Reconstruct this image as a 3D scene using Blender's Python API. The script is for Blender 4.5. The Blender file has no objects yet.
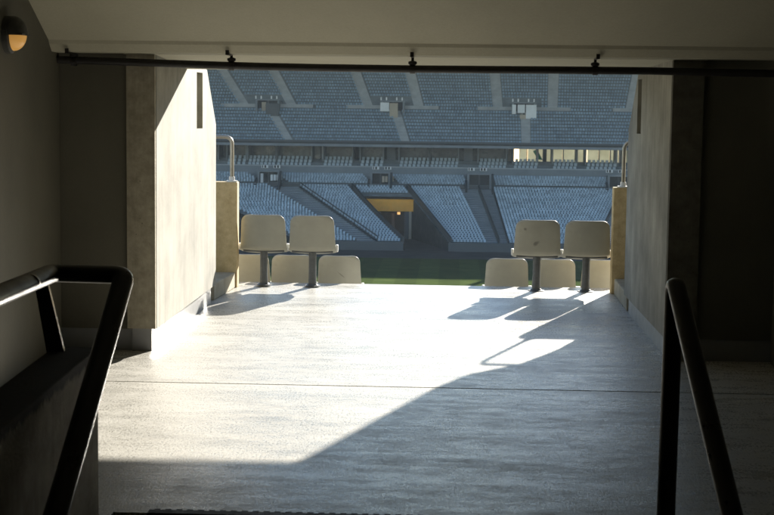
import bpy, bmesh, math, random
import numpy as np
from mathutils import Vector, Matrix
random.seed(7)
rng = np.random.default_rng(7)
S = bpy.context.scene
COL = S.collection

# ------------------------------------------------------------------ helpers
class MB:
    """collects shapes into one mesh object"""
    def __init__(self): self.v = []; self.f = []
    def add(self, vs, fs):
        n = len(self.v); self.v += [tuple(p) for p in vs]; self.f += [tuple(i + n for i in q) for q in fs]; return self
    def box(self, x0, x1, y0, y1, z0, z1):
        return self.add([(x0,y0,z0),(x1,y0,z0),(x1,y1,z0),(x0,y1,z0),(x0,y0,z1),(x1,y0,z1),(x1,y1,z1),(x0,y1,z1)],
                        [(0,3,2,1),(4,5,6,7),(0,1,5,4),(1,2,6,5),(2,3,7,6),(3,0,4,7)])
    def prism(self, pts, axis, a, b):
        """closed polygon pts extruded along axis from a to b"""
        n = len(pts)
        def mk(p, t):
            return (t, p[0], p[1]) if axis == 0 else ((p[0], t, p[1]) if axis == 1 else (p[0], p[1], t))
        vs = [mk(p, a) for p in pts] + [mk(p, b) for p in pts]
        fs = [tuple(range(n))[::-1], tuple(range(n, 2*n))] + [(i, (i+1) % n, n + (i+1) % n, n + i) for i in range(n)]
        return self.add(vs, fs)
    def hexa(self, p8):
        return self.add(p8, [(0,3,2,1),(4,5,6,7),(0,1,5,4),(1,2,6,5),(2,3,7,6),(3,0,4,7)])
    def tube(self, path, r, seg=16, cap=True, flat=1.0):
        P = [Vector(p) for p in path]; n = len(P); rings = []; up = None
        for i in range(n):
            t = (P[min(i+1, n-1)] - P[max(i-1, 0)]).normalized()
            if up is None:
                up = Vector((0,0,1)) if abs(t.z) < .9 else Vector((1,0,0))
            a = t.cross(up)
            if a.length < 1e-6: a = t.cross(Vector((0,1,0)))
            a.normalize(); b = a.cross(t).normalized(); up = b
            rr = r[i] if isinstance(r, (list, tuple)) else r
            rings.append([P[i] + a*math.cos(2*math.pi*k/seg)*rr + b*math.sin(2*math.pi*k/seg)*rr*flat for k in range(seg)])
        vs = [p for q in rings for p in q]
        fs = [(i*seg+k, i*seg+(k+1) % seg, (i+1)*seg+(k+1) % seg, (i+1)*seg+k) for i in range(n-1) for k in range(seg)]
        if cap:
            fs += [tuple(range(seg))[::-1], tuple((n-1)*seg+k for k in range(seg))]
        return self.add(vs, fs)
    def lathe(self, prof, c, axis='z', seg=24):
        vs = []; fs = []
        for (r, h) in prof:
            for k in range(seg):
                a = 2*math.pi*k/seg; u, w = r*math.cos(a), r*math.sin(a)
                p = (u, w, h) if axis == 'z' else ((h, u, w) if axis == 'x' else (u, h, w))
                vs.append((c[0]+p[0], c[1]+p[1], c[2]+p[2]))
        n = len(prof)
        fs = [(i*seg+k, i*seg+(k+1) % seg, (i+1)*seg+(k+1) % seg, (i+1)*seg+k) for i in range(n-1) for k in range(seg)]
        fs += [tuple(range(seg))[::-1], tuple((n-1)*seg+k for k in range(seg))]
        return self.add(vs, fs)
    def build(self, name, m, parent=None, smooth=False, bevel=0, bseg=2, fixn=True):
        me = bpy.data.meshes.new(name); me.from_pydata(self.v, [], self.f)
        if fixn or bevel:
            bm = bmesh.new(); bm.from_mesh(me)
            if bevel:
                bmesh.ops.remove_doubles(bm, verts=bm.verts, dist=1e-5)
                bmesh.ops.recalc_face_normals(bm, faces=bm.faces)
                es = [e for e in bm.edges if len(e.link_faces) == 2 and e.calc_face_angle(0) > .5]
                bmesh.ops.bevel(bm, geom=es, offset=bevel, segments=bseg, affect='EDGES', profile=.5)
            bmesh.ops.recalc_face_normals(bm, faces=bm.faces); bm.to_mesh(me); bm.free()
        if smooth:
            for p in me.polygons: p.use_smooth = True
        o = bpy.data.objects.new(name, me); me.materials.append(m); COL.objects.link(o)
        if parent: o.parent = parent
        return o

def tag(o, label=None, cat=None, group=None, kind=None):
    for k, v in (('label', label), ('category', cat), ('group', group), ('kind', kind)):
        if v: o[k] = v
    return o
def empty(name, loc=(0,0,0)):
    o = bpy.data.objects.new(name, None); o.location = loc; o.empty_display_size = .2; COL.objects.link(o); return o
def copy_tree(o, parent=None):
    c = o.copy(); COL.objects.link(c); c.parent = parent
    for ch in list(o.children): copy_tree(ch, c)
    return c
def sharp(o, ang=35):
    for p in o.data.polygons: p.use_smooth = True
    try: o.data.set_sharp_from_angle(angle=math.radians(ang))
    except Exception: pass
    return o
def arc(c, u, w, r, a0, a1, n=8):
    c, u, w = Vector(c), Vector(u), Vector(w)
    return [c + u*r*math.cos(a0+(a1-a0)*i/n) + w*r*math.sin(a0+(a1-a0)*i/n) for i in range(n+1)]
def bend(pts, r, n=7):
    """polyline with rounded corners of radius-like trim r"""
    P = [Vector(p) for p in pts]; out = [P[0]]
    for i in range(1, len(P)-1):
        a = (P[i-1]-P[i]); b = (P[i+1]-P[i]); t = min(r, a.length*.48, b.length*.48)
        p0 = P[i]+a.normalized()*t; p1 = P[i]+b.normalized()*t
        for k in range(n+1):
            s = k/n; out.append(p0*(1-s)**2 + P[i]*2*s*(1-s) + p1*s*s)
    out.append(P[-1]); return out

# ------------------------------------------------------------------ materials
def new_mat(name):
    m = bpy.data.materials.new(name); m.use_nodes = True
    nt = m.node_tree; b = nt.nodes['Principled BSDF']; return m, nt, b
def N(nt, t, **kw):
    n = nt.nodes.new(t)
    for k, v in kw.items():
        if k in n.inputs: n.inputs[k].default_value = v
        else: setattr(n, k, v)
    return n
def coords(nt, scale=(1,1,1)):
    tc = N(nt, 'ShaderNodeTexCoord'); mp = N(nt, 'ShaderNodeMapping'); mp.inputs['Scale'].default_value = scale
    nt.links.new(tc.outputs['Object'], mp.inputs['Vector']); return mp.outputs['Vector']
def noise(nt, vec, scale, detail=4, rough=.55):
    n = N(nt, 'ShaderNodeTexNoise'); n.inputs['Scale'].default_value = scale; n.inputs['Detail'].default_value = detail
    n.inputs['Roughness'].default_value = rough; nt.links.new(vec, n.inputs['Vector']); return n.outputs['Fac']
def ramp(nt, fac, stops):
    r = N(nt, 'ShaderNodeValToRGB'); e = r.color_ramp.elements
    while len(e) < len(stops): e.new(.5)
    for el, (p, c) in zip(e, stops):
        el.position = p; el.color = (c, c, c, 1) if isinstance(c, (int, float)) else (*c, 1)
    nt.links.new(fac, r.inputs['Fac']); return r.outputs['Color']
def mixc(nt, a, b, fac, mode='MIX'):
    m = N(nt, 'ShaderNodeMix', data_type='RGBA', blend_type=mode)
    for sock, v in ((m.inputs[6], a), (m.inputs[7], b)):
        if isinstance(v, tuple): sock.default_value = (*v, 1)
        else: nt.links.new(v, sock)
    if isinstance(fac, (int, float)): m.inputs[0].default_value = fac
    else: nt.links.new(fac, m.inputs[0])
    return m.outputs[2]
def bump(nt, b, h, strength, dist=.01):
    n = N(nt, 'ShaderNodeBump'); n.inputs['Strength'].default_value = strength; n.inputs['Distance'].default_value = dist
    nt.links.new(h, n.inputs['Height']); nt.links.new(n.outputs['Normal'], b.inputs['Normal'])

def concrete(name, c0, c1, streak=.35, pores=.5, rough=.85, bmp=.35, blotch=1.6):
    """board-marked cast concrete: blotches, vertical streaks, air holes"""
    m, nt, b = new_mat(name); v = coords(nt); vs = coords(nt, (5, 5, .28))
    big = noise(nt, v, blotch, 6, .6); st = noise(nt, vs, 2.0, 7, .68); fine = noise(nt, v, 60, 4, .6)
    base = mixc(nt, c0, c1, ramp(nt, big, [(.3, 0.), (.7, 1.)]))
    base = mixc(nt, base, ramp(nt, st, [(.3, .62), (.62, 1.)]), streak, 'MULTIPLY')
    vo = N(nt, 'ShaderNodeTexVoronoi'); vo.inputs['Scale'].default_value = 16; nt.links.new(v, vo.inputs['Vector'])
    hole = ramp(nt, vo.outputs['Distance'], [(.05, .35), (.1, 1.)])
    sel = ramp(nt, noise(nt, v, 5, 2), [(.5, 0.), (.62, 1.)])
    hole = mixc(nt, (1,1,1), hole, sel)
    base = mixc(nt, base, hole, pores, 'MULTIPLY')
    base = mixc(nt, base, ramp(nt, fine, [(.3, .85), (.7, 1.)]), .6, 'MULTIPLY')
    nt.links.new(base, b.inputs['Base Color']); b.inputs['Roughness'].default_value = rough
    hh = mixc(nt, fine, st, .5); hh = mixc(nt, hh, hole, .4, 'MULTIPLY'); bump(nt, b, hh, bmp, .006)
    return m
def plain(name, c, rough=.6, metal=0., var=.12, scale=6, bmp=0., spec=.5):
    m, nt, b = new_mat(name); v = coords(nt); n = noise(nt, v, scale, 5, .6)
    lo = tuple(x*(1-var) for x in c); hi = tuple(min(1, x*(1+var)) for x in c)
    nt.links.new(mixc(nt, lo, hi, ramp(nt, n, [(.3, 0.), (.7, 1.)])), b.inputs['Base Color'])
    nt.links.new(ramp(nt, noise(nt, v, scale*2.3, 4), [(.3, max(0, rough-.1)), (.7, min(1, rough+.1))]), b.inputs['Roughness'])
    b.inputs['Metallic'].default_value = metal
    b.inputs['Specular IOR Level'].default_value = spec
    if bmp: bump(nt, b, noise(nt, v, scale*8, 4), bmp, .004)
    return m

M = {}
M['wing'] = concrete('wing concrete', (.175,.17,.145), (.36,.35,.30), .7, .6, .85, .4, 2.2)
M['pier_shade'] = concrete('pier concrete with painted shade', (.10,.095,.075), (.18,.17,.135), .5, .8, .95, .8, 9)  # pier concrete darkened: shade on the right wall end put into the colour
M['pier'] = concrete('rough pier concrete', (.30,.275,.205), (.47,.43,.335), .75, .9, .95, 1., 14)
M['dark_wall'] = concrete('painted concourse wall', (.105,.10,.074), (.135,.128,.097), .12, .15, .7, .12)
M['tan'] = concrete('ochre stained concrete', (.46,.345,.17), (.64,.50,.275), .2, .8, .95, .9, 14)
M['kerb'] = concrete('kerb concrete', (.34,.30,.22), (.46,.42,.33), .2, .6, .95, .6, 6)
M['parapet'] = concrete('stair parapet concrete', (.30,.27,.20), (.50,.45,.35), .6, .8, .95, 1., 9)
m = M['parapet']; nt = m.node_tree; b = nt.nodes['Principled BSDF']; v = coords(nt)     # dark coating that runs raggedly over the top edge
sp_ = N(nt, 'ShaderNodeSeparateXYZ'); nt.links.new(v, sp_.inputs[0])
ma = N(nt, 'ShaderNodeMath', operation='MULTIPLY_ADD'); nt.links.new(sp_.outputs['Y'], ma.inputs[0]); ma.inputs[1].default_value = -.0379; nt.links.new(sp_.outputs['Z'], ma.inputs[2])
mb_ = N(nt, 'ShaderNodeMath', operation='MULTIPLY_ADD'); nt.links.new(noise(nt, coords(nt, (1, 1, .45)), 11, 8, .78), mb_.inputs[0]); mb_.inputs[1].default_value = .13; nt.links.new(ma.outputs[0], mb_.inputs[2])
col = b.inputs['Base Color'].links[0].from_socket
nt.links.new(mixc(nt, col, (.035,.032,.028), ramp(nt, mb_.outputs[0], [(.525, 0.), (.545, 1.)])), b.inputs['Base Color'])
M['plinth'] = plain('grey plinth paint', (.25,.255,.26), .45, 0, .1, 5)
M['ceiling'] = concrete('ceiling paint', (.36,.345,.265), (.42,.40,.31), .05, .1, .75, .1, 1.2)
M['steel'] = plain('black painted steel', (.010,.010,.010), .34, 0, .05, 3)
M['pipe'] = plain('black pipe', (.012,.011,.011), .55, 0, .3, 10)
M['galv'] = plain('galvanised tube', (.36,.33,.27), .42, .75, .2, 12)
M['post'] = plain('grey seat post paint', (.105,.11,.11), .5, .2, .2, 20)
M['stair'] = plain('dark stair tread', (.05,.05,.05), .7, 0, .3, 8, .3)
M['groove'] = plain('joint sealant', (.03,.028,.026), .8)
# floor: worn grey resin with a satin sheen, wiped streaks and grit
m, nt, b = new_mat('resin floor'); v = coords(nt); vx = coords(nt, (.45, 2.6, 1))
big = noise(nt, vx, 1.3, 6, .62); fin = noise(nt, coords(nt, (1, .5, 1)), 150, 3, .7); mid = noise(nt, coords(nt, (.8, 1.6, 1)), 7, 6, .68)
grit = noise(nt, coords(nt, (1, .5, 1)), 80, 5, .75)
base = mixc(nt, (.47,.46,.42), (.57,.56,.515), ramp(nt, noise(nt, coords(nt, (.8, 1.3, 1)), 1.1, 5, .6), [(.3, 0.), (.7, 1.)]))
stain = ramp(nt, noise(nt, coords(nt, (.6, 1.7, 1)), 2.4, 8, .74), [(.36, .7), (.5, 1.)])
base = mixc(nt, base, stain, .75, 'MULTIPLY')
base = mixc(nt, base, ramp(nt, grit, [(.38, .3), (.5, 1.)]), .6, 'MULTIPLY')
nt.links.new(base, b.inputs['Base Color'])
nt.links.new(ramp(nt, mixc(nt, mixc(nt, mid, big, .45), grit, .4), [(.39, .12), (.59, .48)]), b.inputs['Roughness'])
hh = mixc(nt, mixc(nt, mid, fin, .7), grit, .6); bump(nt, b, hh, .7, .005); b.inputs['Specular IOR Level'].default_value = .5
M['floor'] = m
# shell plastic: aged cream polypropylene with smudges, a little light passes through
def shell_mat(name, c, smudge, spots=()):
    m, nt, b = new_mat(name); v = coords(nt)
    n = noise(nt, v, 5, 6, .6); sm = ramp(nt, noise(nt, coords(nt, (1,1,1.7)), smudge, 5, .6), [(.58, 1.), (.74, .55)])
    c2 = tuple(x*.84 for x in c)
    base = mixc(nt, c2, c, ramp(nt, n, [(.3, 0.), (.7, 1.)])); base = mixc(nt, base, sm, .35, 'MULTIPLY')
    for (sx, sz, rx, rz, an) in spots:
        tc = N(nt, 'ShaderNodeTexCoord'); mp = N(nt, 'ShaderNodeMapping', vector_type='TEXTURE')
        mp.inputs['Location'].default_value = (sx, 0, sz); mp.inputs['Rotation'].default_value = (0, an, 0); mp.inputs['Scale'].default_value = (rx, 50, rz)
        nt.links.new(tc.outputs['Object'], mp.inputs['Vector'])
        ln = N(nt, 'ShaderNodeVectorMath', operation='LENGTH'); nt.links.new(mp.outputs['Vector'], ln.inputs[0])
        wob = N(nt, 'ShaderNodeMath', operation='MULTIPLY_ADD'); nt.links.new(noise(nt, v, 30, 4), wob.inputs[0]); wob.inputs[1].default_value = .9; nt.links.new(ln.outputs['Value'], wob.inputs[2])
        base = mixc(nt, base, ramp(nt, wob.outputs[0], [(.45, .42), (1., .55), (1.5, 1.)] if False else [(.62, .55), (1.15, 1.)]), 1., 'MULTIPLY')
    nt.links.new(base, b.inputs['Base Color']); b.inputs['Roughness'].default_value = .45
    tr = N(nt, 'ShaderNodeBsdfTranslucent'); nt.links.new(base, tr.inputs['Color'])
    mx = N(nt, 'ShaderNodeMixShader'); mx.inputs[0].default_value = .12
    out = nt.nodes['Material Output']; nt.links.new(b.outputs[0], mx.inputs[1]); nt.links.new(tr.outputs[0], mx.inputs[2]); nt.links.new(mx.outputs[0], out.inputs[0])
    bump(nt, b, noise(nt, v, 160, 2), .06, .002)
    return m
M['shell'] = shell_mat('cream seat plastic', (.38,.37,.305), 4)
M['shell_smudged'] = shell_mat('cream seat plastic with two smudges', (.38,.37,.305), 4, [(-.12,.25,.034,.030,0), (-.015,.11,.075,.038,-.6)])
M['shell_scratched'] = shell_mat('cream seat plastic with a scratch', (.38,.37,.305), 4, [(.02,.14,.10,.014,.7)])
M['hinge'] = plain('pale hinge plastic', (.6,.6,.57), .5)
def seat_blue(name, c):
    m = plain(name, c, .5, 0, .18, .3); nt = m.node_tree; b = nt.nodes['Principled BSDF']
    gi = N(nt, 'ShaderNodeNewGeometry'); col = b.inputs['Base Color'].links[0].from_socket
    nt.links.new(mixc(nt, col, ramp(nt, gi.outputs['Random Per Island'], [(0, .72), (.25, .92), (1, 1.1)]), 1., 'MULTIPLY'), b.inputs['Base Color']); return m
M['blue_seat'] = seat_blue('blue seat plastic', (.20,.29,.385))
M['daylit_seat'] = seat_blue('blue seat plastic with painted daylight', (.34,.43,.51))  # lighter copy of the blue: stronger daylight on the lower tier painted in
M['box_seat'] = plain('pale blue box seat', (.38,.45,.51), .5, 0, .15, .5)
M['terrace'] = plain('terrace concrete', (.15,.175,.195), .85, 0, .2, .5)
M['aisle'] = plain('aisle concrete', (.36,.38,.40), .85, 0, .15, .6)
M['far_wall'] = plain('far grey concrete', (.20,.225,.25), .85, 0, .15, .4)
M['fascia'] = plain('pale fascia', (.165,.19,.215), .7, 0, .12, .3)
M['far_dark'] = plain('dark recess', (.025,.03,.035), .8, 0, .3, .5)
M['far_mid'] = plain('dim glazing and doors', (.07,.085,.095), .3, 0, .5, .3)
M['rail_far'] = plain('dark rail paint', (.05,.06,.07), .5)
M['white_far'] = plain('white panel', (.72,.74,.76), .5, 0, .1, .6)
M['beige'] = plain('beige panel', (.42,.36,.28), .7, 0, .1, .6)
M['ochre'] = plain('ochre panel', (.88,.37,.02), .55, 0, .08, .8)
M['green'] = plain('green banner', (.02,.28,.14), .6)
M['asphalt'] = plain('track asphalt', (.03,.035,.042), .85, 0, .2, .2)
m, nt, b = new_mat('pitch grass'); v = coords(nt)
g = mixc(nt, (.055,.085,.025), (.09,.12,.04), ramp(nt, noise(nt, v, .35, 6, .65), [(.3, 0.), (.7, 1.)]))
wv = N(nt, 'ShaderNodeTexWave'); wv.inputs['Scale'].default_value = .055; nt.links.new(v, wv.inputs['Vector'])
g = mixc(nt, g, ramp(nt, wv.outputs['Fac'], [(.45, .8), (.55, 1.)]), 1., 'MULTIPLY')
nt.links.new(g, b.inputs['Base Color']); b.inputs['Roughness'].default_value = .9; b.inputs['Specular IOR Level'].default_value = 0; M['grass'] = m
# cream screens at the back of the gallery that let daylight through
m, nt, b = new_mat('cream screen fabric'); v = coords(nt)
cc = mixc(nt, (.66,.66,.55), (.78,.78,.68), ramp(nt, noise(nt, v, .5, 5), [(.3, 0.), (.7, 1.)]))
tr = N(nt, 'ShaderNodeBsdfTranslucent'); df = N(nt, 'ShaderNodeBsdfDiffuse'); mx = N(nt, 'ShaderNodeMixShader'); mx.inputs[0].default_value = .28
nt.links.new(cc, tr.inputs['Color']); nt.links.new(cc, df.inputs['Color'])
nt.links.new(df.outputs[0], mx.inputs[1]); nt.links.new(tr.outputs[0], mx.inputs[2]); nt.links.new(mx.outputs[0], nt.nodes['Material Output'].inputs[0])
M['screen'] = m
m, nt, b = new_mat('amber lens'); b.inputs['Base Color'].default_value = (.6,.34,.1,1); b.inputs['Roughness'].default_value = .35
b.inputs['Emission Color'].default_value = (1,.5,.12,1); b.inputs['Emission Strength'].default_value = .085; M['lens'] = m
m, nt, b = new_mat('gate lamp'); b.inputs['Emission Color'].default_value = (1,.6,.2,1); b.inputs['Emission Strength'].default_value = .12; M['glow'] = m
M['hood'] = plain('grey lamp hood', (.055,.055,.05), .5, 0, .2, 20)

# ------------------------------------------------------------------ camera
FPX, HC = 1500.0, 1.75
yaw, pit, roll = math.radians(2.40), math.radians(5.72), math.radians(.70)
cam = bpy.data.cameras.new('camera'); co = bpy.data.objects.new('camera', cam); COL.objects.link(co)
cam.sensor_width = 36; cam.lens = 36*FPX/774; cam.clip_end = 3000; cam.clip_start = .05
R3 = Matrix.Rotation(yaw, 3, 'Z') @ Matrix.Rotation(math.pi/2 - pit, 3, 'X') @ Matrix.Rotation(roll, 3, 'Z')
co.matrix_world = Matrix.Translation((0, 0, HC)) @ R3.to_4x4()
cam.dof.use_dof = True; cam.dof.focus_distance = 14.0; cam.dof.aperture_fstop = 9.0
S.camera = co

# ------------------------------------------------------------------ light
SM, SK = .345, .348                                   # sun direction (m, 1, k): ahead, to the right, low
sd = Vector((SM, 1, SK)).normalized()
sun = bpy.data.lights.new('sun', 'SUN'); so = bpy.data.objects.new('sun', sun); COL.objects.link(so)
sun.energy = 5.0; sun.angle = math.radians(.5); sun.color = (1, .93, .82)
so.rotation_euler = sd.to_track_quat('Z', 'Y').to_euler(); so.location = (20, 60, 40)
w = bpy.data.worlds.new('World'); S.world = w; w.use_nodes = True
nt = w.node_tree; bg = nt.nodes['Background']; sky = nt.nodes.new('ShaderNodeTexSky'); sky.sky_type = 'NISHITA'
sky.sun_disc = False; sky.sun_elevation = math.asin(sd.z); sky.sun_rotation = math.atan2(sd.x, sd.y)
sky.air_density = 1.0; sky.dust_density = .15; sky.ozone_density = 2.2
nt.links.new(sky.outputs[0], bg.inputs[0]); bg.inputs[1].default_value = .065
S.view_settings.view_transform = 'Standard'; S.view_settings.look = 'None'; S.view_settings.exposure = 1.87
S.view_settings.gamma = 1; S.view_settings.use_curve_mapping = False
S.cycles.max_bounces = 12; S.cycles.diffuse_bounces = 8; S.cycles.use_denoising = True
S.cycles.sample_clamp_indirect = 6

# ------------------------------------------------------------------ passage: floor, stairs, ceiling
XL, XR = -2.75, 2.25            # side walls of the concourse
YF = 14.78                      # front edge of the passage floor
YN = 6.27                       # top of the stairs
SX0, SX1 = -1.43, 1.02          # stairwell
fl = MB()
fl.box(XL-.1, XR+.1, 9.318, 12.95, -.3, 0)
fl.box(-2.95, 2.6, 12.95, YF, -.3, 0)
tag(fl.build('floor', M['floor']), kind='structure')
f2 = MB(); f2.box(XL-.1, XR+.1, YN, 9.293, -.3, 0); f2.box(XL-.1, SX0, -3, YN, -.3, 0); f2.box(SX1, XR+.1, -3, YN, -.3, 0)
tag(f2.build('floor', M['floor']), kind='structure')
tag(MB().box(XL, XR, 9.293, 9.318, -.2, -.012).build('floor_joint', M['groove']), kind='structure')
st = MB()
for i in range(7):
    st.box(SX0, SX1, YN - .26*(i+1), YN - .26*i - .001 if i else YN-.001, -2.0, -.17*(i+1))
st.box(SX0, SX1, -3, YN-.26*7-.001, -2.0, -1.36)
tag(st.build('stairs', M['stair']), kind='structure')
nz = MB(); nz.box(SX0+.15, SX1-.12, YN-.02, YN+.035, -.03, .006)
for i in range(46):
    x = SX0+.17 + i*.0475; nz.box(x, x+.026, YN+.035, YN+.05, 0, .006)
tag(nz.build('stair_nosing', M['stair']), 'dark ribbed anti-slip strip on the edge of the top stair', 'stair nosing')

def ceil_z(y): return 2.172 + .495*(10.20-y)
cb = MB()
cb.prism([(10.462, 2.098), (10.27, 2.103), (10.205, 2.155), (10.19, 2.178), (-3.2, ceil_z(-3.2)), (-3.2, ceil_z(-3.2)+.4), (10.462, 3.1)], 0, XL-.3, XR+.3)
tag(cb.build('ceiling', M['ceiling']), kind='structure')
# soffit over the passage; its outer edge runs askew to the walls
edge = [(-2.30, 11.72), (-2.077, 11.76), (-1.60, 11.83), (.25, 13.16), (1.515, 13.18), (1.75, 13.18)]
lt = MB()
n = len(edge)
def so_z(y): return 1.75 + (y)*.02365
bot = [(x, y, so_z(y)) for x, y in edge]; top = [(x, y, 3.0) for x, y in edge]
inn = [(x, 10.465, 2.098) for x, y in edge]; int_ = [(x, 10.465, 3.07) for x, y in edge]
for i in range(n-1):
    lt.add([inn[i], inn[i+1], bot[i+1], bot[i]], [(0,1,2,3)]); lt.add([bot[i], bot[i+1], top[i+1], top[i]], [(0,1,2,3)])
    lt.add([int_[i], int_[i+1], top[i+1], top[i]], [(3,2,1,0)]); lt.add([inn[i], inn[i+1], int_[i+1], int_[i]], [(3,2,1,0)])
lt.add([inn[0], bot[0], top[0], int_[0]], [(0,1,2,3)]); lt.add([inn[-1], bot[-1], top[-1], int_[-1]], [(3,2,1,0)])
tag(lt.build('lintel', M['ceiling']), 'pale concrete lintel over the mouth of the passage, behind the black pipe', 'lintel')

# ------------------------------------------------------------------ passage walls
def boolean_cut(o, cutter):
    md = o.modifiers.new('cut', 'BOOLEAN'); md.operation = 'DIFFERENCE'; md.object = cutter; md.solver = 'EXACT'
    bpy.context.view_layer.update()
    ev = o.evaluated_get(bpy.context.evaluated_depsgraph_get()); me = bpy.data.meshes.new_from_object(ev)
    o.modifiers.clear(); o.data = me; bpy.data.objects.remove(cutter, do_unlink=True)
def wing(x_in, x_out, y1, ys, slot, label):
    root = empty('wing_wall', ((x_in+x_out)/2, 11.8, 0))
    off = Vector(root.location)
    def L(mb): mb.v = [tuple(Vector(p)-off) for p in mb.v]; return mb
    pr = [(10.515, .16), (y1, .16), (y1, 1.58), (ys, 2.046), (ys-.95, 2.10), (10.515, 2.10)]
    body = L(MB().prism(pr, 0, min(x_in, x_out), max(x_in, x_out))).build('panel', M['wing'], root)
    sgn = 1 if x_in > x_out else -1
    cut = L(MB().box(min(x_in-sgn*.1, x_in+sgn*.2), max(x_in-sgn*.1, x_in+sgn*.2), slot[0], slot[1], slot[2], slot[3])).build('cutter', M['wing'], root)
    boolean_cut(body, cut)
    # rough cast end of the wall that faces the concourse
    L(MB().box(min(x_in-sgn*.003, x_out-sgn*.03), max(x_in-sgn*.003, x_out-sgn*.03), 10.475, 10.512, .163, 2.12)).build('wall_end', M['pier' if sgn > 0 else 'pier_shade'], root)
    p0 = x_in - sgn*.035
    L(MB().box(min(p0, x_out), max(p0, x_out), 10.50, y1-.06, -.02, .159)).build('plinth', M['plinth'], root)
    tag(root, label, 'wall'); return root
wing(-2.077, -2.25, 13.2, 12.715, (12.20, 12.49, 1.555, 2.015), 'sunlit concrete wing wall on the left of the passage, with a slot near its top')
wing(1.515, 1.70, 12.98, 12.40, (12.15, 12.40, 1.56, 2.0), 'shaded concrete wing wall on the right of the passage, with a dark slot near its top')

def facing_wall(x0, x1, label):
    root = empty('concourse_wall', ((x0+x1)/2, 10.545, 0)); ox = (x0+x1)/2
    MB().box(x0-ox, x1-ox, -.035, .25, .155, 3.1).build('panel', M['dark_wall'], root)
    MB().box(x0-ox, x1-ox, -.022, .25, 0, .152).build('plinth', M['plinth'], root)
    tag(root, label, 'wall')
facing_wall(XL-.1, -2.2515, 'dark grey end wall between the left side wall and the sunlit wing wall')
facing_wall(1.7015, XR+.1, 'nearly black end wall to the right of the shaded wing wall')
def side_wall(x0, x1, label):
    root = empty('side_wall', ((x0+x1)/2, 4, 0)); ox = (x0+x1)/2
    pr = [(-7.2, -1.4), (6.46, -1.4), (6.46, 2.4), (-7.2, ceil_z(-3.2)+.2)]
    MB().prism(pr, 0, x0-ox, x1-ox).build('panel', M['dark_wall'], root)
    tag(root, label, 'wall')
side_wall(XL-.25, XL, 'dark grey side wall on the left carrying the amber lamp')
side_wall(XR, XR+.25, 'very dark side wall at the right edge of the view')
tag(MB().box(XL-.3, XR+.3, -3.3, -3.05, -2, 9.2).build('rear_wall', M['dark_wall']), 'dark wall closing the concourse behind the viewer', 'wall')

# cross walls at the mouth with tube rails on top, kerbs at their feet
def cross_wall(x0, x1, label):
    o = MB().box(x0, x1, 14.30, 14.43, .0, 1.018).build('parapet_wall', M['tan'], bevel=.008)
    tag(o, label, 'parapet wall')
cross_wall(-2.9, -2.045, 'brown stained concrete parapet end with a sunlit edge, left of the cream seats')
cross_wall(1.545, 2.6, 'ochre stained concrete parapet end, right of the cream seats')
def tube_rail(x, xe, label):
    root = empty('tube_rail', (x, 14.365, 1.018)); s = 1 if xe > x else -1
    path = bend([(0,0,0), (0,0,.43), (xe-x, 0, .43)], .075, 9)
    sharp(MB().tube(path, .0185, 16).build('tube', M['galv'], root), 60)
    sharp(MB().lathe([(.055,0),(.055,.012),(.03,.014),(.027,.05),(.0,.05)], (0,0,0)).build('base_flange', M['hinge'], root), 40)
    tag(root, label, 'rail')
tube_rail(-2.105, -2.75, 'bent steel tube rail standing on the brown parapet end at the left')
tube_rail(1.64, 2.35, 'bent steel tube rail standing on the ochre parapet end at the right')
def kerb(pts, label):
    o = MB().prism(pts, 2, 0, .15).build('kerb', M['kerb'], bevel=.012); tag(o, label, 'kerb')
kerb([(-2.11, 13.32), (-2.06, 14.29), (-2.4, 14.29), (-2.4, 13.32)], 'low concrete kerb at the foot of the brown parapet end on the left')
kerb([(1.553, 13.12), (1.572, 14.29), (2.0, 14.29), (1.60, 13.12)], 'low concrete kerb at the foot of the ochre parapet end on the right')
# unseen blocker added outside the right wing wall, profiled to shape the floor shadow
fw = MB().prism([(11.2, 0), (14.28, 0), (14.28, 1.02), (14.45, 1.30), (14.62, 1.52), (15.22, 1.88), (15.34, 2.1), (15.2, 2.7), (15.15, 3.3), (11.2, 3.3)], 0, 2.0, 2.12)
tag(fw.build('shadow_wall', M['wing']), 'unseen wall added outside the shaded wing wall to shape the floor shadow', 'wall')

# ------------------------------------------------------------------ parapet of the stairs and the handrails
pp = MB().prism([(-3, 0), (6.10, 0), (6.10, .745), (-3, .40)], 0, -1.635, -1.452)
root = empty('stair_parapet', (0,0,0))
pp.build('parapet_body', M['parapet'], root, bevel=.006)
MB().prism([(-3, -1.9), (6.09, -1.9), (6.09, -.002), (-3, -.002)], 0, -1.633, -1.4305).build('stair_cheek', M['parapet'], root)
tag(root, 'low rough concrete parapet beside the stairs, under the left handrail', 'parapet')
sl = Vector((-.03, -.843, -.538)).normalized()     # slope of the stair flight, coming down towards the viewer
def rail(root, path, r=.033, name='rail', flat=1.):
    return sharp(MB().tube(path, r, 24, flat=flat).build(name, M['steel'], root), 60)
hl = empty('handrail', (-1.35, 6.13, 0)); off = Vector(hl.location)
top = Vector((-1.345, 6.13, 1.045)); tl = Vector((-1.655, 6.16, 1.045))
path = bend([top + Vector((.0,-2.4*.843,-2.4*.538)), top, tl, tl + Vector((0.02,-7,0))], .05, 6)
rail(hl, [p-off for p in path], .044, flat=.76)
for y in (6.02, 3.2):
    MB().hexa([Vector(p)-off for p in [(-1.62,y-.02,.62),(-1.54,y-.02,.62),(-1.54,y+.0,.62),(-1.62,y+.0,.62),
              (-1.69,y-.02,1.03),(-1.635,y-.02,1.03),(-1.635,y+.0,1.03),(-1.69,y+.0,1.03)]]).build('post', M['steel'], hl)
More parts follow.
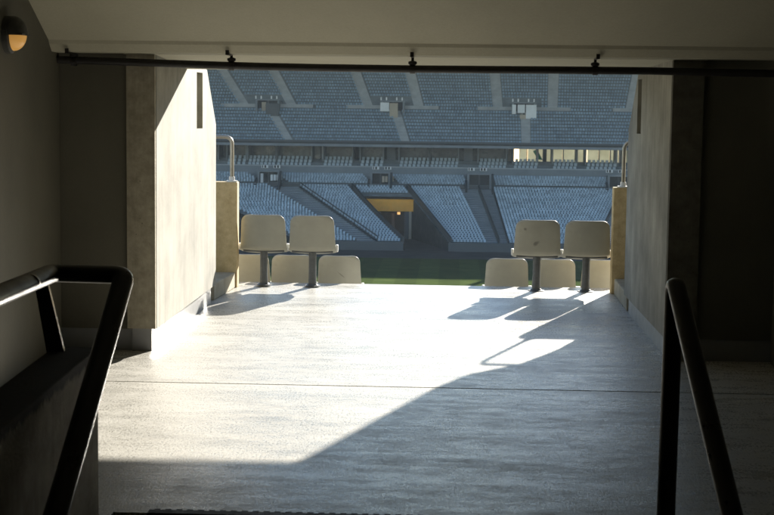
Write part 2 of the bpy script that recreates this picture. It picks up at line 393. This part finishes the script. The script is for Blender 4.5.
sharp(MB().tube([(-1.6562-off.x, 5.82-off.y, 1.045), (-1.656-off.x, 5.80-off.y, 1.045)], .046, 24, flat=.76).build('joint_ring', M['galv'], hl), 60)
tag(hl, 'black tubular handrail looping over the end of the stair parapet on the left', 'handrail')
hr = empty('handrail', (.94, 6.4, 0)); off = Vector(hr.location)
rail(hr, [p-off for p in bend([(.948, 6.36, 0), (.954, 6.36, 1.045), (.954+.115, 6.36-2.6*.843, 1.045-2.6*.538)], .08, 10)], .032, flat=1.25)
MB().lathe([(.05,0),(.05,.006),(.0,.006)], (0, -.04, 0)).build('base_plate', M['steel'], hr)
tag(hr, 'black tubular handrail rising from a floor post and bending down the stairs on the right', 'handrail')

# ------------------------------------------------------------------ overhead pipe with hangers, wall lamp
pr = empty('pipe', (0, 10.41, 2.01))
pz = [(-2.69,2.045),(-2.3,2.036),(-1.68,2.021),(-1.3,2.014),(-.9,2.010),(-.27,2.008),(.3,2.010),(.69,2.012),(1.32,2.013),(2.14,2.004),(2.20,2.003)]
pz = [(x*1.0206, 1.75+(z-1.75)*1.0206) for x, z in pz]
sharp(MB().tube([(x, 0, z-2.01) for x, z in pz], .026, 16).build('tube', M['pipe'], pr), 60)
for x, zt in ((-2.63, 2.041), (-1.53, 2.022), (-.276, 2.013), (.975, 2.017)):
    hg = MB(); zz = zt-2.01
    hg.tube([(x,0,zz+.01),(x,0,.086)], .010, 10); hg.tube([(x-.018,0,zz),(x+.018,0,zz)], .032, 16)
    hg.lathe([(.020,zz+.028),(.030,zz+.036),(.030,zz+.05),(.016,zz+.056)], (x,0,0), seg=16)
    hg.box(x-.009, x+.009, -.20, .0, .079, .087); hg.box(x-.012, x+.012, -.205, -.198, .079, .112)
    sharp(hg.build('hanger', M['pipe'], pr), 40)
tag(pr, 'black pipe slung on four hangers below the ceiling edge', 'pipe')

lp = empty('wall_lamp', (XL, 9.22, 2.165))
sharp(MB().lathe([(.115,0),(.115,.035),(.10,.045)], (0,0,0), 'x', 32).build('back_plate', M['hood'], lp), 40)
def dome(lower, r, d):
    mb = MB(); vs = []; fs = []; nu, nv = 20, 8
    for j in range(nv+1):
        ph = math.pi/2*j/nv
        for i in range(nu+1):
            a = math.pi*i/nu + (math.pi if lower else 0)
            vs.append((.045 + d*math.sin(ph), r*math.cos(ph)*math.cos(a), r*math.cos(ph)*math.sin(a)))
    for j in range(nv):
        for i in range(nu):
            q = j*(nu+1)+i; fs.append((q, q+1, q+nu+2, q+nu+1))
    return mb.add(vs, fs)
hd = dome(False, .115, .088); hd.box(.045, .128, -.1, .1, -.004, .006)
sharp(hd.build('hood', M['hood'], lp), 40)
sharp(dome(True, .098, .078).build('lens', M['lens'], lp), 40)
tag(lp, 'round bulkhead lamp with a dark hood and glowing amber lens on the left wall', 'lamp')

# ------------------------------------------------------------------ cream seats
def seat_shell():
    """moulded shell seen from behind: curved back with rounded shoulders, seat pan towards the pitch (+y)"""
    W0, W1, H = .226, .208, .325; nx, nz = 18, 18; T = .009
    def half(z):                                # half width of the back at height z
        t = z/H; wd = W0 + (W1-W0)*t; r = .07
        if z > H-r: wd = wd - r + math.sqrt(max(0, r*r-(z-(H-r))**2))
        return wd
    zs = [H*(1-(1-j/nz)**1.7) for j in range(nz+1)]
    pts = [(.37,-.03,.20), (.34,-.012,.225), (.24,-.03,.235), (.14,-.028,.238), (.045,-.012,.238), (.012,.0,.232)]
    pts += [(-.055*(z/H)**1.2, z+.012, half(z)) for z in zs]
    nr = len(pts); F_, B_ = [], []
    for j, (y, z, hw) in enumerate(pts):
        a, c = pts[max(j-1,0)], pts[min(j+1,nr-1)]
        ty, tz = c[0]-a[0], c[1]-a[1]; L = math.hypot(ty, tz) or 1; ny, nz_ = -tz/L, ty/L     # towards the back / underside
        back = j >= 5
        for i in range(nx+1):
            s_ = -1+2*i/nx; dip = .028*(1-s_*s_) if back else 0
            edge_ = 1 if abs(s_) < .99 and 0 < j < nr-1 else .35
            sag = -.02*(1-s_*s_) if 0 < j < 5 else 0
            F_.append((s_*hw, y-dip - ny*T*edge_, z+sag - nz_*T*edge_)); B_.append((s_*hw, y-dip + ny*T*edge_, z+sag + nz_*T*edge_))
    K = nx+1; n0 = nr*K; fs = []
    for j in range(nr-1):
        for i in range(nx):
            q = j*K+i; fs += [(q, q+1, q+K+1, q+K), (n0+q, n0+q+K, n0+q+K+1, n0+q+1)]
        for q in (j*K, j*K+nx): fs.append((q, q+K, n0+q+K, n0+q))
    for i in range(nx):
        for q in (i, (nr-1)*K+i): fs.append((q, q+1, n0+q+1, n0+q))
    mb = MB().add(F_+B_, fs); return sharp(mb.build('shell', M['shell']), 60)
def make_seat():
    root = empty('plastic_seat', (0,0,0))
    sh = seat_shell(); sh.parent = root; sh.location = (0, .02, .355)
    MB().box(-.2, .2, .02, .10, .325, .345).build('crossbar', M['post'], root, bevel=.006)
    p = MB(); p.tube([(0, .05, .0), (0, .05, .10), (0, .05, .33)], [.042, .037, .037], 20)
    sharp(p.build('post', M['post'], root), 50)
    sharp(MB().lathe([(.078,0),(.078,.006),(.055,.009),(.047,.02),(.0,.03)], (0,.05,0)).build('base_plate', M['post'], root), 40)
    for s in (-1, 1):
        MB().box(s*.236-.013, s*.236+.013, .03, .085, .345, .405).build('hinge', M['hinge'], root, bevel=.006)
    return root
proto = make_seat()
seats = [
 (-1.806, 14.42, .012, 'cream seat on a grey post beside the brown parapet end at the left'),
 (-1.331, 14.42, .01, 'cream seat on a grey post in the left pair, nearer the open gap'),
 (.842, 14.42, 0, 'cream seat with two dark smudges on its back, in the right pair'),
 (1.318, 14.42, 0, 'clean cream seat on a grey post beside the ochre parapet end'),
 (-2.06, 15.24, -.455, 'cream seat half hidden by the brown parapet end, in the lower left row'),
 (-1.605, 15.24, -.455, 'cream seat seen between the two left posts, one step down'),
 (-1.125, 15.24, -.455, 'cream seat with a dark scratch, last of the lower left row by the gap'),
 (.585, 15.24, -.455, 'cream seat by the gap at the start of the lower right row'),
 (1.065, 15.24, -.455, 'cream seat seen between the two right posts, one step down'),
 (1.56, 15.24, -.455, 'cream seat cut off by the ochre parapet end, in the lower right row'),
]
for i, (x, y, z, lab) in enumerate(seats):
    o = proto if i == 0 else copy_tree(proto)
    o.location = (x, y, z)
    if i in (2, 6):
        sh = next(c for c in o.children if c.name.startswith('shell')); sh.data = sh.data.copy(); sh.data.materials[0] = M['shell_smudged' if i == 2 else 'shell_scratched']
    tag(o, lab, 'seat', 'cream seats at the mouth of the passage')

# ------------------------------------------------------------------ the stand this passage opens into
ns = MB()
for i in range(46):                                   # rows going down to the pitch
    y0 = YF + .82*i; ns.box(-30, 30, y0, y0+.82, -.455*(i+1)-.6, -.455*(i+1))
for i in range(0, 14):                                # rows rising on both sides of the passage
    y1 = 14.28 - .82*i; z = .455*(i+1)
    if i > 6: break
    ns.box(-30, -2.95, y1-.82, y1, z-.8, z); ns.box(2.6, 30, y1-.82, y1, z-.8, z)
ns.box(-30, -2.95, 14.28, YF, -.6, 0); ns.box(2.6, 30, 14.28, YF, -.6, 0)
tag(ns.build('near_stand', M['far_wall']), 'concrete terrace steps falling from the passage mouth towards the pitch', 'stand')

# ------------------------------------------------------------------ pitch level
ZP = -21.0
tag(MB().box(-220, 260, 40, 420, ZP-1, ZP).build('ground', M['asphalt']), kind='structure')
tag(MB().box(-60, 60, 70, 226, ZP+.004, ZP+.03).build('pitch', M['grass']), kind='structure')

# ------------------------------------------------------------------ the stand across the pitch
# Fan-shaped: the aisles run together towards the pitch. A place in it is (share p, depth D, height z).
XC = 95.0
def yimg(D, z): return 110 + FPX*(HC-z)/D
def fanx(p, D, z, conv):
    y = yimg(D, z)
    return (XC - (p(y) if callable(p) else p)*(conv - y))/FPX*D
def trench_l(y): return 1.136 + (y-187.5)*.0016      # left and right edge of the sunken vehicle way
TRENCH_R = .835
LOW, UPP = 360.0, 570.0
def lat(px, y, conv): return (545-px)/(conv-y)         # share of an aisle from where it is seen to run

def strip(mb, p0, p1, pts, conv, lift=0., n=1):
    """a strip of terrace between shares p0 and p1 that follows (D, z) points"""
    for k in range(n):
        a, c = (p0, p1) if n == 1 else (p0+(p1-p0)*k/n, p0+(p1-p0)*(k+1)/n)
        for (d0, z0), (d1, z1) in zip(pts[:-1], pts[1:]):
            mb.add([(fanx(a,d0,z0,conv),d0,z0+lift),(fanx(c,d0,z0,conv),d0,z0+lift),(fanx(c,d1,z1,conv),d1,z1+lift),(fanx(a,d1,z1,conv),d1,z1+lift)], [(0,1,2,3)])
    return mb
def steps(D0, z0, D1, z1, n):
    pts = [(D0, z0)]; dd = (D1-D0)/n; dz = (z1-z0)/n
    for i in range(n):
        pts += [(D0+dd*(i+1)-.02, z0+dz*i), (D0+dd*(i+1), z0+dz*(i+1))]
    return pts
def rows_of(D0, z0, D1, z1, n):
    dd = (D1-D0)/n; dz = (z1-z0)/n
    return [(D0+dd*(i+.62), z0+dz*i) for i in range(n)]

# profile of the three levels
LB = (238.5, -19.9); LT = (265.5, -12.55); L2B = (267.4, -12.2); L2T = (270.9, -10.75)
UB = (267.2, -4.75); UT = (289.6, 10.4)
PLO, PHI = 2.15, -.85            # lateral extent (shares) of the lower stand
QLO, QHI = 1.05, -.55            # of the upper stand
nLow, nL2, nUp = 30, 5, 26
# aisles (share ranges without seats)
low_aisles = [(1.66, 1.47), (.51, .315), (-.44, -.57), (-1.0,-1.0)]
gate = (1.10, .82)               # the block cut by the vehicle tunnel
up_hi = [(lat(a,111,UPP)) for a in (150, 197, 243.5, 291, 367, 417.5, 495.5, 549.5, 626, 690, 735)]
up_lo = [lat(a,122,UPP) for a in (150, 273.5, 396.5, 523, 652)]
up_w = .0105

seat_proto_v = None
def seat_geo(wd, h, d):
    """tiny far seat: backrest and tipped pan; 16 vertices, 11 faces"""
    a = wd/2; v = []
    for (x0,x1,y0,y1,z0,z1,ln) in ((-a,a,.0,.06,.42,.42+h,.10), (-a,a,-d,.0,.40,.46,.0)):
        v += [(x0,y0,z0),(x1,y0,z0),(x1,y1,z0),(x0,y1,z0),(x0,y0+ln,z1),(x1,y0+ln,z1),(x1,y1+ln,z1),(x0,y1+ln,z1)]
    f = []
    for b_ in (0, 8):
        f += [(b_+4,b_+5,b_+6,b_+7),(b_,b_+1,b_+5,b_+4),(b_+1,b_+2,b_+6,b_+5),(b_+2,b_+3,b_+7,b_+6),(b_+3,b_,b_+4,b_+7),(b_,b_+3,b_+2,b_+1)]
    return np.array(v), np.array(f)
SV, SF = seat_geo(.37, .40, .36)

def place_rows(rows, p_lo, p_hi, conv, gaps_of, pitch=.5, tags=None):
    """seat positions (x, D, z, share) along each row, block by block between the aisles"""
    out = []
    for ri, (D, z) in enumerate(rows):
        gaps = sorted(gaps_of(ri, D, z), key=lambda g: -g[0])
        edges = [p_lo] + [e for g in gaps for e in g] + [p_hi]
        for a, c in zip(edges[0::2], edges[1::2]):
            xa, xc = fanx(a, D, z, conv)+.3, fanx(c, D, z, conv)-.3
            k = int((xc-xa)/pitch)
            if k < 1: continue
            for i in range(k+1):
                out.append((xa+(xc-xa)*i/k, D, z, ri))
    return out
def low_gaps(ri, D, z):
    g = [a for a in low_aisles[:3]]
    y = yimg(D, z)
    if y > 199: g.append((trench_l(y)+.035, TRENCH_R-.03))           # the tunnel opening and its ramps
    else: g += [(trench_l(y)+.035, trench_l(y)-.01), (TRENCH_R+.01, TRENCH_R-.03)]
    return g
low_all = place_rows(rows_of(*LB, *LT, nLow), PLO, PHI, LOW, low_gaps)
def l2_gaps(ri, D, z):
    g = []
    for px in (263, 378, 478, 625): c = lat(px, 182, LOW); g.append((c+.08, c-.08))
    return g
low2 = place_rows(rows_of(*L2B, *L2T, nL2), PLO, PHI, LOW, l2_gaps)
UPORT = [lat(px, 110, UPP) for px in (143, 266, 391, 521.5, 655)]
def up_gaps(ri, D, z):
    y = yimg(D, z)
    if y < 113.5:
        g = [(p+up_w, p-up_w) for p in up_hi]
        if y > 104: g += [(p+.036, p-.036) for p in UPORT]
    else: g = [(p+up_w, p-up_w) for p in up_lo]
    if 111 < y < 115.2:
        g = [(p+.10, p-.10) for p in UPORT]
    return g
upp = place_rows(rows_of(*UB, *UT, nUp), QLO, QHI, UPP, up_gaps)

def shown(q):
    X, D, z, ri = q
    x = 450 + FPX*X/D; y = yimg(D, z+.6) - .012*(545-x)
    return (240 < x < 612 and y < 209) or (366 < x < 484 and y < 247) or (340 < x < 512 and y < 216) or (288 < x < 362 and 206 < y < 247 and False)
cand = sorted([q for q in low_all if shown(q)], key=lambda q: q[1])
near300 = set(cand[:300])
rest = [q for q in low_all if q not in near300] + low2 + upp
P = np.array([(q[0], q[1], q[2]) for q in rest])
V = (P[:, None, :] + SV[None]).reshape(-1, 3)
F = (np.arange(len(P))[:, None, None]*16 + SF[None]).reshape(-1, 4)
me = bpy.data.meshes.new('blue_seats'); me.from_pydata(V.tolist(), [], F.tolist()); me.materials.append(M['blue_seat']); me.materials.append(M['daylit_seat'])
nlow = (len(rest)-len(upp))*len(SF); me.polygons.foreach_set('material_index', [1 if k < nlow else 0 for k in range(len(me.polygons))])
o = bpy.data.objects.new('blue_seating', me); COL.objects.link(o)
tag(o, 'thousands of blue seats filling the stand across the pitch, above its front rows', 'seating', 'blue seats across the pitch', 'stuff')
me = bpy.data.meshes.new('stadium_seat'); me.from_pydata(SV.tolist(), [], SF.tolist()); me.materials.append(M['daylit_seat'])
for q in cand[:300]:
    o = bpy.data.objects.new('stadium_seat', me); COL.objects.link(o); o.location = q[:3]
    tag(o, 'small blue plastic seat in the front rows of the lower stand across the pitch', 'stadium seat', 'blue seats across the pitch')

# --- lower stand: terrace, aisles, walls, portals
ls = empty('lower_stand', (16, 238, ZP))
def part(mb, name, m, root, **kw):
    off = Vector(root.location); mb.v = [tuple(Vector(p)-off) for p in mb.v]
    return mb.build(name, m, root, **kw)
def front_wall(mb, p0, p1, D, z0, z1, conv, th=.3, n=1):
    for k in range(n):
        a, c = (p0, p1) if n == 1 else (p0+(p1-p0)*k/n, p0+(p1-p0)*(k+1)/n)
        xa, xc = fanx(a, D, z1, conv), fanx(c, D, z1, conv); mb.box(xa, xc, D, D+th, z0, z1)
    return mb
tp_ = steps(*LB, *LT, nLow)
tb = MB(); strip(tb, PLO, trench_l, tp_, LOW); strip(tb, TRENCH_R, PHI, tp_, LOW)
cut_k = next(i for i, (d, z) in enumerate(tp_) if yimg(d, z) < 199.5)
strip(tb, trench_l, TRENCH_R, tp_[cut_k:], LOW)
strip(tb, PLO, PHI, [(LT[0], LT[1]), (LT[0]+1.5, LT[1]), (LT[0]+1.5, L2B[1]), (L2B[0], L2B[1])], LOW)
strip(tb, PLO, PHI, steps(*L2B, *L2T, nL2), LOW)
part(tb, 'terrace', M['terrace'], ls)
part(front_wall(front_wall(MB(), PLO, trench_l, LB[0]-.35, ZP, LB[1]+.3, LOW), TRENCH_R, PHI, LB[0]-.35, ZP, LB[1]+.3, LOW), 'front_wall', M['rail_far'], ls)
wk = MB(); front_wall(wk, PLO, PHI, LT[0]+1.45, LT[1]-.1, L2B[1]+.25, LOW, .12); part(wk, 'walkway_wall', M['rail_far'], ls)
fa = MB(); front_wall(fa, PLO, PHI, L2T[0]+1.0, L2T[1]-.2, -9.1, LOW, .5); part(fa, 'fascia', M['fascia'], ls)
cp = MB(); front_wall(cp, PLO, PHI, L2T[0]+.93, -9.1, -8.93, LOW, .7); part(cp, 'coping', M['aisle'], ls)
for (a, c) in low_aisles[:3]:
    al = MB(); mid = (a+c)/2
    strip(al, a, c, tp_, LOW, .03); part(al, 'aisle', M['far_wall'], ls)
def aisle_rail(p, pts, conv, m, h=.95, name='aisle_rail', solid=.0, every=4, top=None):
    mb = MB(); q = [Vector((fanx(p, d, z, conv), d, z)) for d, z in pts]
    mb.tube([v+Vector((0,0,h)) for v in q], .09, 6); mb.tube([v+Vector((0,0,h*.5)) for v in q], .05, 6)
    for v in q[::every]: mb.tube([v, v+Vector((0,0,h))], .06, 6)
    if solid:
        for v0, v1 in zip(q[:-1], q[1:]):
            s = Vector((.12,0,0)); u = Vector((0,0,solid))
            mb.hexa([v0-s, v0+s, v1+s, v1-s, v0-s+u, v0+s+u, v1+s+u, v1-s+u])
    return part(mb, name, m, ls)
tread = rows_of(*LB, *LT, nLow)
aisle_rail(1.47, tread, LOW, M['rail_far'], 1.1, solid=.3)
aisle_rail(1.66, tread, LOW, M['rail_far'], .5, solid=.5)
aisle_rail(lambda y: trench_l(y)+.012, tread, LOW, M['rail_far'], 1.0, solid=.9)
aisle_rail(TRENCH_R-.012, tread, LOW, M['rail_far'], 1.0, solid=1.1)
for pe in (trench_l, TRENCH_R):                       # retaining walls of the vehicle way
    tw = MB(); q = [(d, z) for d, z in tp_[:cut_k+1:2]]
    for (d0, z0), (d1, z1) in zip(q[:-1], q[1:]):
        x0, x1 = fanx(pe, d0, z0, LOW), fanx(pe, d1, z1, LOW)
        tw.add([(x0,d0,ZP),(x1,d1,ZP),(x1,d1,z1),(x0,d0,z0)], [(0,1,2,3)])
    part(tw, 'retaining_wall', M['far_dark'], ls, fixn=False)
part(MB().box(-150, 150, 283, 283.5, ZP, -9.0), 'rear_wall', M['far_dark'], ls)
aisle_rail(.40, tread, LOW, M['rail_far'], 1.0, solid=.8)
aisle_rail(.315, tread, LOW, M['rail_far'], .4, solid=.4)
aisle_rail(-.44, tread, LOW, M['rail_far'], .8, solid=.5)

def portal(px, wpx, y_top, y_bot, root, conv, D, z_bot, z_top, wing_sides=True, panel=None, rails=True):
    p = lat(px, (y_top+y_bot)/2, conv); cx = fanx(p, D, (z_bot+z_top)/2, conv); hw = wpx/2*D/FPX
    pr_ = bpy.data.objects.new('portal', None); COL.objects.link(pr_); pr_.parent = root
    off = Vector(root.location); pr_.location = Vector((cx, D, z_bot))-off
    H = z_top-z_bot
    MB().box(-hw, -hw+.35, 0, 4, 0, H).box(hw-.35, hw, 0, 4, 0, H).box(-hw, hw, -.1, .5, H, H+.25).build('surround', M['far_wall'], pr_)
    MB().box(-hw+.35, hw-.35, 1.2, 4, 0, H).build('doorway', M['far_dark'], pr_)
    MB().box(-.12, .12, .7, 1.1, 0, H).build('mullion', M['rail_far'], pr_)
    rl = MB()
    if not rails: return pr_, hw, H
    for i in range(9):
        x = -hw + 2*hw*i/8; rl.box(x-.04, x+.04, -.2, -.12, H+.35, H+1.2)
    rl.box(-hw, hw, -.2, -.12, H+1.12, H+1.25); rl.build('railing', M['rail_far'], pr_)
    return pr_, hw, H
for i, (px, wpx) in enumerate(((263, 22), (377, 20), (477.5, 24), (618, 22))):
    pt, hw, H = portal(px, wpx, 174, 187, ls, LOW, 266.9, -12.5, -10.0, rails=False)
    for x0, nb in ((-hw*.95, (.18, .3)), (-hw*.95+2.2, (.3, .3))):          # number plates on the fascia above
        sg = MB().box(x0, x0+1.25, 4.6, 4.75, H+.5, H+1.05).build('number_sign', M['white_far'], pt)
        gl = MB(); cx = x0+.15
        for wd in nb: gl.box(cx, cx+wd, 4.5, 4.57, H+.55, H+1.0); cx += wd+.24
        gl.build('sign_lettering', M['far_dark'], sg)
    if i < 2:
        pn = MB()
        for k in range(4): pn.box(.3+k*.55, .3+k*.55+.42, .55, .6, .9+.05*k, 2.0)
        pn.build('notice_panel', M['white_far'] if i == 0 else M['beige'], pt)
    if i == 0: MB().box(-1.5, -1.0, .6, .75, .5, 2.2).build('door_leaf', M['white_far'], pt)
    # wedge-shaped cheek wall leading down from the portal
    s = 1
    MB().prism([(0, 0), (-3.4, -.9), (-3.4, -.4), (0, H+.2)], 0, hw, hw+.4).build('cheek', M['rail_far'], pt)
    MB().prism([(0, 0), (-3.2, -.9), (-3.2, -.5), (0, H*.6)], 0, -hw-.4, -hw).build('cheek', M['rail_far'], pt)
tag(ls, 'wide lower stand across the pitch, with stairways running down between its blue seats', 'stand')

# --- vehicle tunnel under an ochre beam
D_t = 262.0
tg = empty('tunnel_gate', (fanx(.93, 245, -17, LOW), 259.6, ZP)); off = Vector(tg.location)
def tx(px, D): return (px-450)/FPX*D - off.x
yt = 259.6
def tz(y, D): return HC - (y-110+.012*150)*D/FPX - ZP
MB().prism([(tx(363,yt), tz(200,yt)), (tx(413.5,yt), tz(200,yt)), (tx(413.5,yt), tz(212,yt)), (tx(371,yt), tz(212,yt))], 1, 0, 1.2).build('beam', M['ochre'], tg)
MB().box(tx(404,yt), tx(408.5,yt), .2, 1.4, 0, tz(212.2,yt)).build('wall', M['rail_far'], tg)
MB().box(tx(408.7,yt), tx(411.2,yt), .1, 1.0, 0, tz(212.2,yt)).build('pillar', M['beige'], tg)
MB().box(tx(345,yt), tx(440,yt), 12, 12.5, 0, tz(199,yt)).build('inner_wall', M['far_dark'], tg)
MB().box(tx(390,yt), tx(393,yt), 6, 6.5, 0, tz(216,yt)).build('inner_pillar', M['rail_far'], tg)
MB().box(tx(396.5,yt), tx(399.5,yt), 2.0, 2.3, tz(216,yt), tz(213.6,yt)).build('lamp', M['glow'], tg)
tag(tg, 'dark vehicle tunnel under a broad ochre beam in the lower stand', 'tunnel entrance')

# --- gallery of boxes between the two stands
gy = empty('box_gallery', (16, 272, -9))
GD = L2T[0]+1.5
part(strip(MB(), PLO, PHI, steps(GD, -9.6, GD+4.2, -7.9, 3) + [(GD+7, -7.9)], LOW), 'gallery_floor', M['terrace'], gy)
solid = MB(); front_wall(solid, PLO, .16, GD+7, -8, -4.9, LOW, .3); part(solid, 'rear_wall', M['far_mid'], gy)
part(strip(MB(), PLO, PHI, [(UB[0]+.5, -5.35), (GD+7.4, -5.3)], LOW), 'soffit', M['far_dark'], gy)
groups = [(226, 243), (247, 273), (276, 309), (323, 350), (360, 381), (399, 427), (430, 456), (478, 504), (513, 535), (552, 574), (585, 613), (622, 640), (188, 215)]
def gx(px, D): return (px-450)/FPX*D
div = MB()
for a, c in groups:
    for e in (a-1.2, c+1.2):
        x = gx(e, GD+2); pdv = MB().box(x-.12, x+.12, GD+2.2, GD+6.8, -8.2, -5.4)
        part(pdv, 'divider', M['far_wall'], gy)
for px, wd, mt in ((217, 3, 'far_mid'), (245, 1.5, 'rail_far'), (316, 6, 'far_mid'), (321, 1.2, 'white_far'), (355, 4, 'far_dark'), (390, 9, 'far_wall'), (428.5, 1.6, 'far_dark'), (467, 9, 'far_wall'), (508, 3, 'beige'), (543, 4, 'far_dark')):
    x = gx(px, GD+4); hw = wd/2*GD/FPX
    part(MB().box(x-hw, x+hw, GD+4.5, GD+4.7, -8.3, -5.5), 'door', M[mt], gy)
for a, c in ((517.5, 524.5), (526, 541), (543, 549), (550, 560.5), (561.5, 573.5), (574.5, 582), (585, 596), (597, 607), (608, 616), (618, 640)):
    part(MB().box(gx(a,GD+7), gx(c,GD+7), GD+7, GD+7.06, -8.0, -5.5), 'screen', M['screen'], gy)
    part(MB().box(gx(c,GD+7)+.02, gx(c,GD+7)+.22, GD+6.9, GD+7.1, -8.0, -5.3), 'screen_post', M['far_wall'], gy)
gb = MB().prism([(gx(533,GD), -6.0), (gx(537,GD), -5.6), (gx(542,GD), -7.3), (gx(543,GD), -7.6), (gx(538,GD), -7.5)], 1, GD+6.0, GD+6.1); part(gb, 'banner', M['green'], gy)
tag(gy, 'shadowed gallery of boxes between the lower and upper stands, sunlit cream screens at its right', 'gallery')
BV, BF = seat_geo(.5, .5, .42)
me = bpy.data.meshes.new('gallery_chair'); me.from_pydata(BV.tolist(), [], BF.tolist()); me.materials.append(M['box_seat'])
for (a, c) in groups[:-2]:
    for r in range(3):
        D = GD+.7+1.4*r; z = -9.75+.57*r
        k = max(2, round((c-a)*D/FPX/.72)); xa, xc = gx(a+1, D), gx(c-1, D)
        for i in range(k):
            o = bpy.data.objects.new('gallery_chair', me); COL.objects.link(o); o.location = (xa+(xc-xa)*i/(k-1) + .12*r, D, z+.3)
            tag(o, 'pale blue-grey seat in the gallery of boxes between the lower and upper stands', 'box seat', 'seats of the box gallery')

# --- upper stand
us = empty('upper_stand', (16, 267, -5))
up_pts = steps(*UB, *UT, nUp)
part(strip(MB(), QLO, QHI, up_pts, UPP), 'terrace', M['terrace'], us)
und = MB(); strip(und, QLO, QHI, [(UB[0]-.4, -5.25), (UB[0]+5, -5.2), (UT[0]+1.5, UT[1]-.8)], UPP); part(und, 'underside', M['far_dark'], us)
fa = MB(); front_wall(fa, QLO, QHI, UB[0]-.5, -5.3, -4.85, UPP, .25); part(fa, 'fascia', M['far_wall'], us)
part(front_wall(MB(), QLO, QHI, UB[0]-.56, -4.85, -4.5, UPP, .1), 'fascia_band', M['far_dark'], us)
part(front_wall(MB(), QLO, QHI, UB[0]-.5, -4.5, -4.2, UPP, .08), 'front_rail', M['rail_far'], us)
part(front_wall(MB(), QLO, QHI, UT[0], UT[1]-.5, UT[1]+.3, UPP, .3), 'top_wall', M['far_wall'], us)
kk = next(i for i, (d, z) in enumerate(up_pts) if yimg(d, z) < 113.6)
for p in up_hi:
    part(strip(MB(), p+up_w, p-up_w, up_pts[kk:], UPP, .04), 'aisle', M['aisle'], us)
for p in up_lo:
    part(strip(MB(), p+up_w, p-up_w, up_pts[:kk+1], UPP, .04), 'aisle', M['aisle'], us)
for i, px in enumerate((143, 266, 391, 521.5, 655)):
    D, z = next((d, z) for d, z in up_pts if yimg(d, z) < 117.5)
    pt, hw, H = portal(px, 24, 105, 118, us, UPP, D-.2, z, z+2.2, rails=False)
    part(front_wall(MB(), UPORT[i]+.10, UPORT[i]-.10, up_pts[kk][0]-.1, up_pts[kk][1]-.2, up_pts[kk][1]+.42, UPP, .5), 'cross_aisle', M['aisle'], us)
    if i == 1:
        MB().box(-1.1, -.3, .5, .6, .3, 1.9).build('door_leaf', M['beige'], pt); MB().box(-.2, hw, -.8, -.5, -.6, 1.7).build('screen_panel', M['rail_far'], pt)
    if i == 2:
        MB().box(-hw, -.6, -.7, -.5, .5, 2.1).build('screen_panel', M['white_far'], pt); MB().box(-.5, 1.0, -.8, -.5, -.6, 2.0).build('door_leaf', M['beige'], pt)
    if i == 3:
        for a, c, z0 in ((-hw, -1.5, .3), (-1.2, .1, .5), (.3, hw, -.5)): MB().box(a, c, -.8, -.6, z0, 2.0).build('screen_panel', M['white_far'], pt)
        MB().box(-.8, .4, -.7, -.5, -.6, .2).build('door_leaf', M['beige'], pt)
    for q_ in (-hw, -hw*.55, hw*.3, hw*.75): MB().box(q_, q_+.22, -.3, -.2, H+.3, H+.85).build('number_sign', M['white_far'], pt)
tag(us, 'steep upper stand of blue seats across the pitch, crossed by pale stair aisles', 'stand')

# --- roof over the stand across the pitch
rf = empty('stadium_roof', (16, 270, 27))
part(MB().prism([(212, 26.2), (321, 27.6), (321, 29), (212, 27)], 0, -150, 180), 'roof_deck', M['far_wall'], rf)
for x in range(-120, 170, 40):
    part(MB().tube([(x, 300, ZP), (x, 300, 27)], .6, 12), 'column', M['far_wall'], rf)
tag(rf, 'flat roof sheltering the stand across the pitch, above the upper seats', 'roof')

# --- a little summer haze in the air over the pitch
m = bpy.data.materials.new('thin haze'); m.use_nodes = True; nt = m.node_tree; nt.nodes.remove(nt.nodes['Principled BSDF'])
pv = N(nt, 'ShaderNodeVolumePrincipled'); pv.inputs['Color'].default_value = (.72,.87,1,1); pv.inputs['Density'].default_value = .00012; pv.inputs['Anisotropy'].default_value = .2
nt.links.new(pv.outputs[0], nt.nodes['Material Output'].inputs['Volume'])
tag(MB().box(-260, 300, -30, 460, ZP-2, 34).build('haze', m), kind='stuff')
